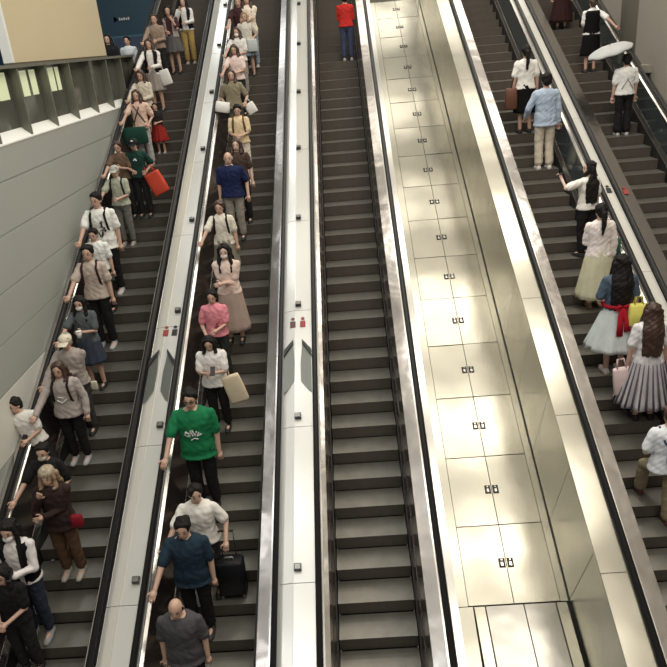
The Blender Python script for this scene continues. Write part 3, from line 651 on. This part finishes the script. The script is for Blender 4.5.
for e in range(1, 6):
    xs = ESC[e]['x']; root = empty('escalator', P((xs[0] + xs[1]) / 2, U0, -.1)); tag(root, ELAB[e], 'escalator', 'bank of five escalators')
    def ep(name, bm, m, smooth=False):
        o = build(name, bm, m, None, smooth); o.parent = root; o.matrix_parent_inverse = Matrix.Translation(-root.location); return o
    k = math.ceil((U0 - ESC[e]['root']) / PITCHLEN)
    while ESC[e]['root'] + k * PITCHLEN < U1:
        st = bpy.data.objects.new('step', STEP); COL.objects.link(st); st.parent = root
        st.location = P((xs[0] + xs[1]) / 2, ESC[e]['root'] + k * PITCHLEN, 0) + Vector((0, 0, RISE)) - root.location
        k += 1
    for si in (0, 1):
        o_ = 1 if si == 0 else -1; x1 = xs[si]; xh = RAILX[e][si]; w, style = FL[(e, si)]
        xf = xh + o_ * w
        bm = bmesh.new(); pts = [(xh + .038 * math.cos(t), .985 + .030 * math.sin(t)) for t in [2 * math.pi * j / 12 for j in range(12)]]
        prism(bm, pts, U0, U1); ep('handrail', bm, M['rubber'], True)
        bm = bmesh.new(); xa, xb = xh - o_ * .02, xh + o_ * .062
        prism(bm, [(xa, .955), (xb, .955), (xb, .925), (xa, .925)], U0, U1); ep('handrail_guide', bm, M['trim'])
        bm = bmesh.new(); qe = {(4, 0): .926, (3, 1): .910}.get((e, si), .900); prism(bm, [(xh + o_ * .03, .935), (xf, qe), (xf, .870), (xh + o_ * .03, .905)], U0, U1); ep('balustrade_cap', bm, M['cap'] if style == 'cap' else M['trim'])
        xt = x1 - o_ * .05
        bm = bmesh.new(); prism(bm, [(xf - o_ * .004, qe - .01), (xt, .36), (xt - o_ * .02, .36), (xf - o_ * .03, .885)], U0, U1); ep('inner_panel', bm, M[style])
        bm = bmesh.new(); prism(bm, [(xt + o_ * .004, .37), (x1 - o_ * .012, .27), (x1 - o_ * .03, .26), (xt - o_ * .02, .36)], U0, U1); ep('skirt_trim', bm, M['trim'] if style in ('panel', 'glass') else M['panel'])
        bm = bmesh.new(); prism(bm, [(x1 - o_ * .004, .275), (x1 - o_ * .004, -.25), (x1 - o_ * .03, -.25), (x1 - o_ * .03, .27)], U0, U1); ep('skirt', bm, M['skirt'])
    bm = bmesh.new(); prism(bm, [(xs[0], -.34), (xs[1], -.34), (xs[1], -.5), (xs[0], -.5)], U0, U1); ep('underframe', bm, M['base'])

# ------------------------------------------------------------------ decks between the escalators
def deck(name, x0, x1, label, q=.925, seg=None, phase=0, m='deck', blocks=None, cat='deck', split=None):
    root = empty(name, P((x0 + x1) / 2, U0, q - .3)); tag(root, label, cat)
    inv = Matrix.Translation(-root.location)
    def dp(n, bm, mm, parent=root, smooth=False):
        o = build(n, bm, mm, parent, smooth)
        if parent is root: o.matrix_parent_inverse = inv
        return o
    us = [U0]; u = phase
    while seg and u < U1:
        if u > U0 + .3: us.append(u)
        u += seg
    us.append(U1)
    for a, b in zip(us, us[1:]):
        bm = bmesh.new()
        if split:
            xm = x0 + (x1 - x0) * split
            prism(bm, [(x0, q - .02), (xm - .003, q + .012), (xm, q + .004), (x1, q + .004), (x1, q - .05), (x0, q - .05)], a + .004, b - .004)
        else: prism(bm, [(x0, q), (x1, q), (x1, q - .05), (x0, q - .05)], a + .004, b - .004)
        dp('deck_panel', bm, M[m])
    bm = bmesh.new(); xi = min(.12, (x1 - x0) * .4); prism(bm, [(x0 + xi, q - .055), (x1 - .01, q - .055), (x1 - .01, q - 1.9), (x0 + xi, q - 1.9)], U0, U1); dp('deck_base', bm, M['base'])
    if blocks:
        for bx, bu in blocks:
            bm = bmesh.new(); sbox(bm, bx - .045, bx + .045, bu - .02, bu + .06, q - .005, q + .06); o = dp('stop_block', bm, M['black'])
            bm = bmesh.new(); sbox(bm, bx - .036, bx + .036, bu - .012, bu + .052, q + .06, q + .065); o2 = build('block_cap', bm, M['trim'], o)
    return root, dp, inv
def pictogram(dp, x, u, q, col, scale=.88):
    bm = bmesh.new(); pts = []
    v = [bm.verts.new(P(x + .035 * scale * math.cos(t), u + .13 * scale + .035 * scale * math.sin(t), q + .003)) for t in [2 * math.pi * j / 14 for j in range(14)]]; bm.faces.new(v)
    out = [(-.05, .07), (.05, .07), (.05, -.08), (-.05, -.08)]
    v = [bm.verts.new(P(x + a * scale, u + b * scale, q + .003)) for a, b in out]; bm.faces.new(v)
    ex = bmesh.ops.extrude_face_region(bm, geom=bm.faces[:]); bmesh.ops.translate(bm, verts=[g for g in ex['geom'] if isinstance(g, bmesh.types.BMVert)], vec=N * .004)
    dp('pictogram', bm, col)
def deck_chevron(dp, x0, x1, u, q):
    xm = (x0 + x1) / 2; w = x1 - x0
    for sx in (-1, 1):
        xe = x0 if sx < 0 else x1
        bm = bmesh.new(); hull = [(xe, u - .02), (xm + sx * .07 * w / .43, u + .19), (xm + sx * .07 * w / .43, u + .13), (xe, u - .14)]
        a = [bm.verts.new(P(x, uu, q)) for x, uu in hull]; b = [bm.verts.new(P(x, uu, q + .045)) for x, uu in hull]
        for i in range(4): bm.faces.new((a[i], a[(i + 1) % 4], b[(i + 1) % 4], b[i]))
        bm.faces.new(a[::-1]); bm.faces.new(b); dp('chevron_shadow', bm, M['black'])  # black wedge built in for the V-shaped shadow at the deck overlap
        bm = bmesh.new(); hull = [(xe - sx * .004, u - .14), (xm + sx * .07, u + .12), (xm + sx * .045, u - .25), (xm + sx * .05, u - .60), (xe - sx * .05, u - .78), (xe - sx * .004, u - .82)]
        v = [bm.verts.new(P(x, uu, q + .012)) for x, uu in hull]; f = bm.faces.new(v)
        ex = bmesh.ops.extrude_face_region(bm, geom=[f]); bmesh.ops.translate(bm, verts=[g for g in ex['geom'] if isinstance(g, bmesh.types.BMVert)], vec=N * -.012)
        dp('darkened_plate', bm, M['plate'])
QD = .925
d12, dp, inv = deck('steel_deck', -3.305, -2.905, 'pale steel deck with black blocks between the two descending escalators', seg=2.25, phase=3.05, split=.45,
    blocks=[(-2.97, u * K) for u in (19.5, 17.24, 14.97, 12.69, 10.37, 8.01, 5.71, 3.39)])
pictogram(dp, -3.12, 7.42, QD + .006, M['red']); pictogram(dp, -2.975, 7.42, QD + .006, M['black']); deck_chevron(dp, -3.30, -2.91, 6.86, QD + .004)
d23, dp, inv = deck('steel_deck', -1.185, -.745, 'pale steel deck with black blocks between the second and middle escalators', seg=2.25, phase=3.2, split=.4,
    blocks=[(-.955, u * K) for u in (19.16, 16.92, 14.65, 12.44, 10.19, 7.95, 5.7, 3.43)])
pictogram(dp, -1.045, 7.40, QD + .006, M['sign_dark']); pictogram(dp, -.885, 7.40, QD + .006, M['red']); deck_chevron(dp, -1.18, -.75, 6.86, QD + .004)
deck('steel_deck', .835, .93, 'narrow bright steel deck at the right of the middle escalator', m='trim', q=.95)
deck('steel_deck', 2.665, 3.0, 'wide bright steel deck left of the escalator with long skirts', seg=2.25, phase=3.1, m='clad')
d45, dp, inv = deck('steel_deck', 4.68, 4.86, 'steel deck with red and dark pictograms between the two ascending escalators', seg=2.25, phase=3.5)
pictogram(dp, 4.77, 10.12, QD + .004, M['black'])
bm = bmesh.new(); sg = None
pictogram(dp, 5.06, 10.05, .925, M['red'])
for e_, x0_, x1_ in ((1, -5.045, -4.99), (5, 6.64, 6.69)):
    root_ = [o for o in bpy.data.objects if o.get('label') == ELAB[e_]][0]
    bm = bmesh.new(); prism(bm, [(x0_, .955), (x1_, .955), (x1_, -.9), (x0_, -.9)], U0, U1)
    o = build('outer_panel', bm, M['cap'], root_); o.matrix_parent_inverse = Matrix.Translation(-root_.location)

# ------------------------------------------------------------------ wide cladding between the middle and the fourth escalator
QC = -.9
root = empty('steel_cladding', P(1.9, U0, QC)); tag(root, 'wide sloping band of steel hatch doors with paired handles right of the middle escalator', 'cladding')
inv = Matrix.Translation(-root.location)
def cp(n, bm, mm, parent=root, smooth=False):
    o = build(n, bm, mm, parent, smooth); o.matrix_parent_inverse = inv if parent is root else Matrix.Identity(4); return o
bm = bmesh.new(); sbox(bm, .94, 2.72, U0, U1, QC - .2, QC - .025); cp('backing', bm, M['joint'])
XL, XM, XR = 1.285, 1.985, 2.575
u = 3.42; first = True
bm = bmesh.new(); sbox(bm, .95, XL - .008, 3.42, U1, QC - .02, QC); cp('edge_strip', bm, M['clad'])
bm = bmesh.new(); sbox(bm, XR + .008, 2.70, 3.42, U1, QC - .02, QC); cp('edge_strip', bm, M['clad'])
XM = 1.93
def door(x0, x1, u0, u1, hx, q):
    bm = bmesh.new(); n = 6
    # a very slightly dished sheet, as thin hatch doors are
    ph = random.random() * 6; am = .0035 + .002 * random.random()
    g = [[bm.verts.new(P(x0 + (x1 - x0) * i / n, u0 + (u1 - u0) * j / n, q + am * math.sin(math.pi * i / n) * math.sin(ph + 4.5 * j / n) * 1.2)) for i in range(n + 1)] for j in range(n + 1)]
    for j in range(n):
        for i in range(n): bm.faces.new((g[j][i], g[j][i + 1], g[j + 1][i + 1], g[j + 1][i]))
    for f in bm.faces: f.smooth = True
    for a_, b_, up in (([g[0][i] for i in range(n + 1)], 0, 0), ([g[n][i] for i in range(n + 1)], 0, 0), ([g[j][0] for j in range(n + 1)], 0, 0), ([g[j][n] for j in range(n + 1)], 0, 0)):
        t_ = [bm.verts.new(v_.co) for v_ in a_]; l_ = [bm.verts.new(v_.co - N * .015) for v_ in a_]
        for i in range(n): bm.faces.new((t_[i], t_[i + 1], l_[i + 1], l_[i]))
    me = tomesh(bm, 'hatch_door')
    o = link('hatch_door', me, root, M['clad']); o.matrix_parent_inverse = inv
    bm = bmesh.new(); uc = (u0 + u1) / 2
    sbox(bm, hx - .045, hx + .045, uc - .07, uc + .07, q + .001, q + .008)
    h = build('flush_handle', bm, M['joint'], o)
    bm = bmesh.new(); sbox(bm, hx - .018, hx + .018, uc - .045, uc + .01, q + .007, q + .013); sbox(bm, hx - .012, hx + .012, uc + .035, uc + .055, q + .007, q + .013)
    h = build('latch', bm, M['trim'], o)
i = 0
while u < U1 - .2:
    v = min(u + 1.2, U1)
    door(XL, XM - .006, u + .008, v - .008, XM - .062, QC); door(XM + .006, XR, u + .008, v - .008, XM + .062, QC)
    bm = bmesh.new(); sbox(bm, 2.705, 2.73, u + .006, v - .006, QC, .90); cp('side_panel', bm, M['side'])
    u = v; i += 1
bm = bmesh.new(); sbox(bm, 2.705, 2.73, U0, 3.414, QC, .90); cp('side_panel', bm, M['side'])
bm = bmesh.new(); sbox(bm, 2.725, 2.76, U0, U1, QC, .87); cp('side_core', bm, M['joint'])
bm = bmesh.new(); sbox(bm, 2.700, 2.7045, U0, U1, QC - .02, QC + .05); cp('corner_gasket', bm, M['joint'])
bm = bmesh.new(); sbox(bm, .905, .925, U0, U1, QC, .90); cp('outer_side_panel', bm, M['side'])
# raised landing box at the foot of the cladding
rb = empty('landing_box', P(2.1, 2.2, QC)); tag(rb, 'raised steel box with two doors at the foot of the cladding', 'cabinet'); invb = Matrix.Translation(-rb.location)
def tilted(x0, x1, q0, q1, d):
    bm = bmesh.new(); hull_box(bm, [P(*p) for p in ((x0, U0, QC - .15 if d is None else q1 - d), (x1, U0, QC - .15 if d is None else q1 - d), (x1, 3.40, QC - .15 if d is None else q0 - d), (x0, 3.40, QC - .15 if d is None else q0 - d), (x0, U0, q1), (x1, U0, q1), (x1, 3.40, q0), (x0, 3.40, q0))]); return bm
o = build('box_body', tilted(1.365, 2.655, QC - .004, QC + .27, None), M['side'], rb); o.matrix_parent_inverse = invb
for x0, x1, m_ in ((1.36, 1.505, 'clad'), (1.525, 2.05, 'box'), (2.065, 2.50, 'box'), (2.52, 2.66, 'clad')):
    o = build('box_door' if x1 - x0 > .2 else 'box_frame', tilted(x0, x1, QC + .012, QC + .287, .012), M[m_], rb); o.matrix_parent_inverse = invb
for x_ in (1.515, 2.0575, 2.51):
    o = build('box_joint', tilted(x_ - .012, x_ + .012, QC + .002, QC + .277, .004), M['joint'], rb); o.matrix_parent_inverse = invb
bm = bmesh.new(); sbox(bm, .95, 1.34, U0, 3.41, QC - .03, QC - .005); o = build('side_sheet', bm, M['clad'], rb); o.matrix_parent_inverse = invb

# ------------------------------------------------------------------ left wall, ledge, railing
XWL = -5.06; ZS = 9.262
bmw = bmesh.new()
zs = [-2, 2.0, 2.85, 3.6, 4.4, 5.25, 6.09, 6.72, 7.36, 8.09, 8.79, ZS]
for a, b in zip(zs, zs[1:]): box(bmw, XWL - .12, XWL, -4, 18.5, a + (.010 if a > -1 else 0), b - (.010 if b < ZS else 0))
box(bmw, XWL - .3, XWL - .015, -4, 18.5, -2, ZS)
structure(build('wall_left', bmw, M['wall']))
bm = bmesh.new(); box(bm, XWL, XWL + .006, -4, 18, 5.26, 6.078); structure(build('trim_1', bm, M['wallw']))
bm = bmesh.new()
hull_box(bm, [Vector(p) for p in ((XWL + .01, -4, ZS), (XWL + .01, 18.5, ZS), (-5.23, 18.5, ZS), (-5.23, -4, ZS), (XWL + .01, -4, ZS + .02), (XWL + .01, 18.5, ZS + .02), (-5.23, 18.5, ZS + .17), (-5.23, -4, ZS + .17))]); structure(build('trim_2', bm, M['sill']))
bm = bmesh.new(); box(bm, -18, XWL - .02, -4, 31, ZS - .3, ZS - .02); structure(build('floor_upper', bm, M['floor']))
rt = empty('glass_railing', (XWL - .15, 12, ZS)); tag(rt, 'glass railing with grey posts along the upper left ledge', 'railing'); ivr = Matrix.Translation(-rt.location)
for y in (5.9, 7.05, 8.2, 9.35, 10.5, 11.64, 12.8, 13.92, 15.1, 16.2, 17.3, 18.4):
    bm = bmesh.new(); c = [(XWL - .005, ZS + .02), (-5.22, ZS + .17), (-5.22, ZS + 1.05), (XWL - .005, ZS + 1.05)]
    va = [bm.verts.new((x, y, z)) for x, z in c]; vb = [bm.verts.new((x, y + .06, z)) for x, z in c]
    for i in range(4): bm.faces.new((va[i], va[(i + 1) % 4], vb[(i + 1) % 4], vb[i]))
    bm.faces.new(va[::-1]); bm.faces.new(vb); o = build('post', bm, M['post'], rt); o.matrix_parent_inverse = ivr
bm = bmesh.new(); box(bm, -5.235, -5.215, 5, 18.46, ZS + .16, ZS + 1.05); o = build('glass_panel', bm, M['railglass'], rt); o.matrix_parent_inverse = ivr
bm = bmesh.new(); box(bm, -5.26, XWL + .02, 5, 18.48, ZS + 1.05, ZS + 1.10); o = build('top_rail', bm, M['post'], rt); o.matrix_parent_inverse = ivr
for j, (y0, y1) in enumerate(((11.15, 11.50), (11.72, 12.3), (12.42, 12.66), (12.95, 13.5), (13.58, 13.75))):
    bm = bmesh.new(); box(bm, -5.214, -5.208, y0, y1, ZS + .60, ZS + 1.0); o = build('glass_patch', bm, M['lit'], rt); o.matrix_parent_inverse = ivr
# blank board
bb = empty('billboard', (-5.6, 15, ZS - .02)); tag(bb, 'large blank beige billboard above the upper left railing', 'billboard'); ivb = Matrix.Translation(-bb.location)
bm = bmesh.new(); box(bm, -5.72, -5.60, 12.85, 18.10, ZS + 1.13, ZS + 4.2); o = build('board', bm, M['board'], bb); o.matrix_parent_inverse = ivb
bm = bmesh.new(); box(bm, -5.74, -5.59, 12.76, 18.14, ZS + 1.06, ZS + 1.13); o = build('lower_edge', bm, M['boardedge'], bb); o.matrix_parent_inverse = ivb
bm = bmesh.new(); box(bm, -5.74, -5.58, 12.76, 12.84, ZS + 1.13, ZS + 4.2); o = build('end_strip', bm, M['sill'], bb); o.matrix_parent_inverse = ivb
for y in (13.3, 17.6):
    bm = bmesh.new(); box(bm, -5.70, -5.62, y, y + .08, ZS - .02, ZS + 1.07); o = build('support', bm, M['boardedge'], bb); o.matrix_parent_inverse = ivb
# far wall
bm = bmesh.new(); box(bm, -18, -4.9, 30.5, 30.8, ZS - .3, 17); structure(build('wall_back', bm, M['blue']))
bm = bmesh.new(); box(bm, -18, -17.8, -4, 30.5, ZS - .3, 17); structure(build('wall_concourse', bm, M['blue']))
so = empty('direction_sign', (-8.5, 30.4, 11.7)); tag(so, 'small white arrow and lettering on the deep blue wall', 'sign')
bm = bmesh.new(); v = [bm.verts.new((-.34, 0, .12)), bm.verts.new((-.34, 0, -.10)), bm.verts.new((-.2, 0, .01))]; bm.faces.new(v); bmesh.ops.solidify(bm, geom=bm.faces[:], thickness=.01); build('arrow', bm, M['white'], so)
for k_ in range(5):
    bm = bmesh.new(); box(bm, -.14 + k_ * .09, -.08 + k_ * .09, 0, .01, -.05, .05 - .02 * (k_ % 2)); build('letter', bm, M['white'], so)
fr = empty('doorway', (-8.3, 30.4, ZS)); tag(fr, 'pale framed doorway in the blue wall behind the two waiting heads', 'door')
for x0, x1, z0, z1 in ((-.78, -.70, 0, 1.75), (.70, .78, 0, 1.75), (-.78, .78, 1.75, 1.83)):
    bm = bmesh.new(); box(bm, x0, x1, 0, .06, z0, z1); build('frame_bar', bm, cloth((.12, .22, .30)), fr)
bm = bmesh.new(); box(bm, -.70, .70, .02, .06, 0, 1.75); build('door_leaf', bm, cloth((.10, .13, .20)), fr)
# right wall and column
bm = bmesh.new(); box(bm, 6.70, 7.3, -4, 34, -2, 17); structure(build('wall_right', bm, M['greyw']))
bm = bmesh.new(); loft(bm, [(9.25, .55, .55, 17.4, 7.06), (17, .55, .55, 17.4, 7.06)], 40, pw=1.); structure(build('column_1', bm, M['greyw'], smooth=True))
bm = bmesh.new(); box(bm, 6.60, 6.70, 16.0, 24, 9.10, 9.25); structure(build('trim_3', bm, M['greyw']))
# end wall far up, floor below, ceiling
bm = bmesh.new(); box(bm, -5.0, 7.3, 33.5, 33.8, 8, 17); structure(build('wall_end', bm, M['greyw']))
bm = bmesh.new(); box(bm, -5.06, 6.7, -6, 3.4, -.8, -.6); structure(build('floor', bm, M['floor']))
bm = bmesh.new(); box(bm, -18, 7.3, -6, 34, 17, 17.2); structure(build('ceiling', bm, M['ceil']))

# ------------------------------------------------------------------ lights, camera, view
def lamp(x, y, z, sx, sy, watts, col=(1, .95, .86)):
    l = bpy.data.lights.new('ceiling_lamp', 'AREA'); l.shape = 'RECTANGLE'; l.size = sx; l.size_y = sy; l.energy = watts; l.color = col
    o = bpy.data.objects.new('ceiling_lamp', l); COL.objects.link(o); o.location = (x, y, z)
    return o
for y in (-1, 3.2, 7.4, 11.6, 15.8, 20, 24.2, 28.4):
    g = 1. if y < 18 else .55
    for x, sx, wt, c in ((-13.5, 2.6, 70, (1, .96, .88)), (-9.3, 2.6, 85, (.97, .98, 1.)), (-3.6, 1.8, 60, (.93, .98, 1.)), (1.2, 3.6, 135, (1, .95, .84)), (4.9, 2.8, 135, (1, .94, .84))):
        if x < -5 and y > 18: continue
        lamp(x, y, 16.9, sx, 1.5, wt * g, c)
w = bpy.data.worlds.new('World'); S.world = w; w.use_nodes = True
w.node_tree.nodes['Background'].inputs[0].default_value = (.75, .74, .70, 1); w.node_tree.nodes['Background'].inputs[1].default_value = .25

cam = bpy.data.cameras.new('Camera'); co = bpy.data.objects.new('Camera', cam); COL.objects.link(co)
p_, y_, r_ = math.radians(23.0496), math.radians(-2.2458), math.radians(-5.036)
F = Vector((math.sin(y_) * math.cos(p_), math.cos(y_) * math.cos(p_), -math.sin(p_))); R0 = Vector((math.cos(y_), -math.sin(y_), 0)); Uv = R0.cross(F)
R2 = R0 * math.cos(r_) + Uv * math.sin(r_); U2 = -R0 * math.sin(r_) + Uv * math.cos(r_)
mw = Matrix(((R2.x, U2.x, -F.x, EYE.x), (R2.y, U2.y, -F.y, EYE.y), (R2.z, U2.z, -F.z, EYE.z), (0, 0, 0, 1)))
co.matrix_world = mw
cam.sensor_fit = 'HORIZONTAL'; cam.sensor_width = 36; cam.lens = 36 * 693.885 / 667; cam.clip_end = 200
S.camera = co
S.view_settings.view_transform = 'Standard'; S.view_settings.look = 'None'; S.view_settings.exposure = .36; S.view_settings.gamma = 1.; S.view_settings.use_curve_mapping = False
S.cycles.use_denoising = True
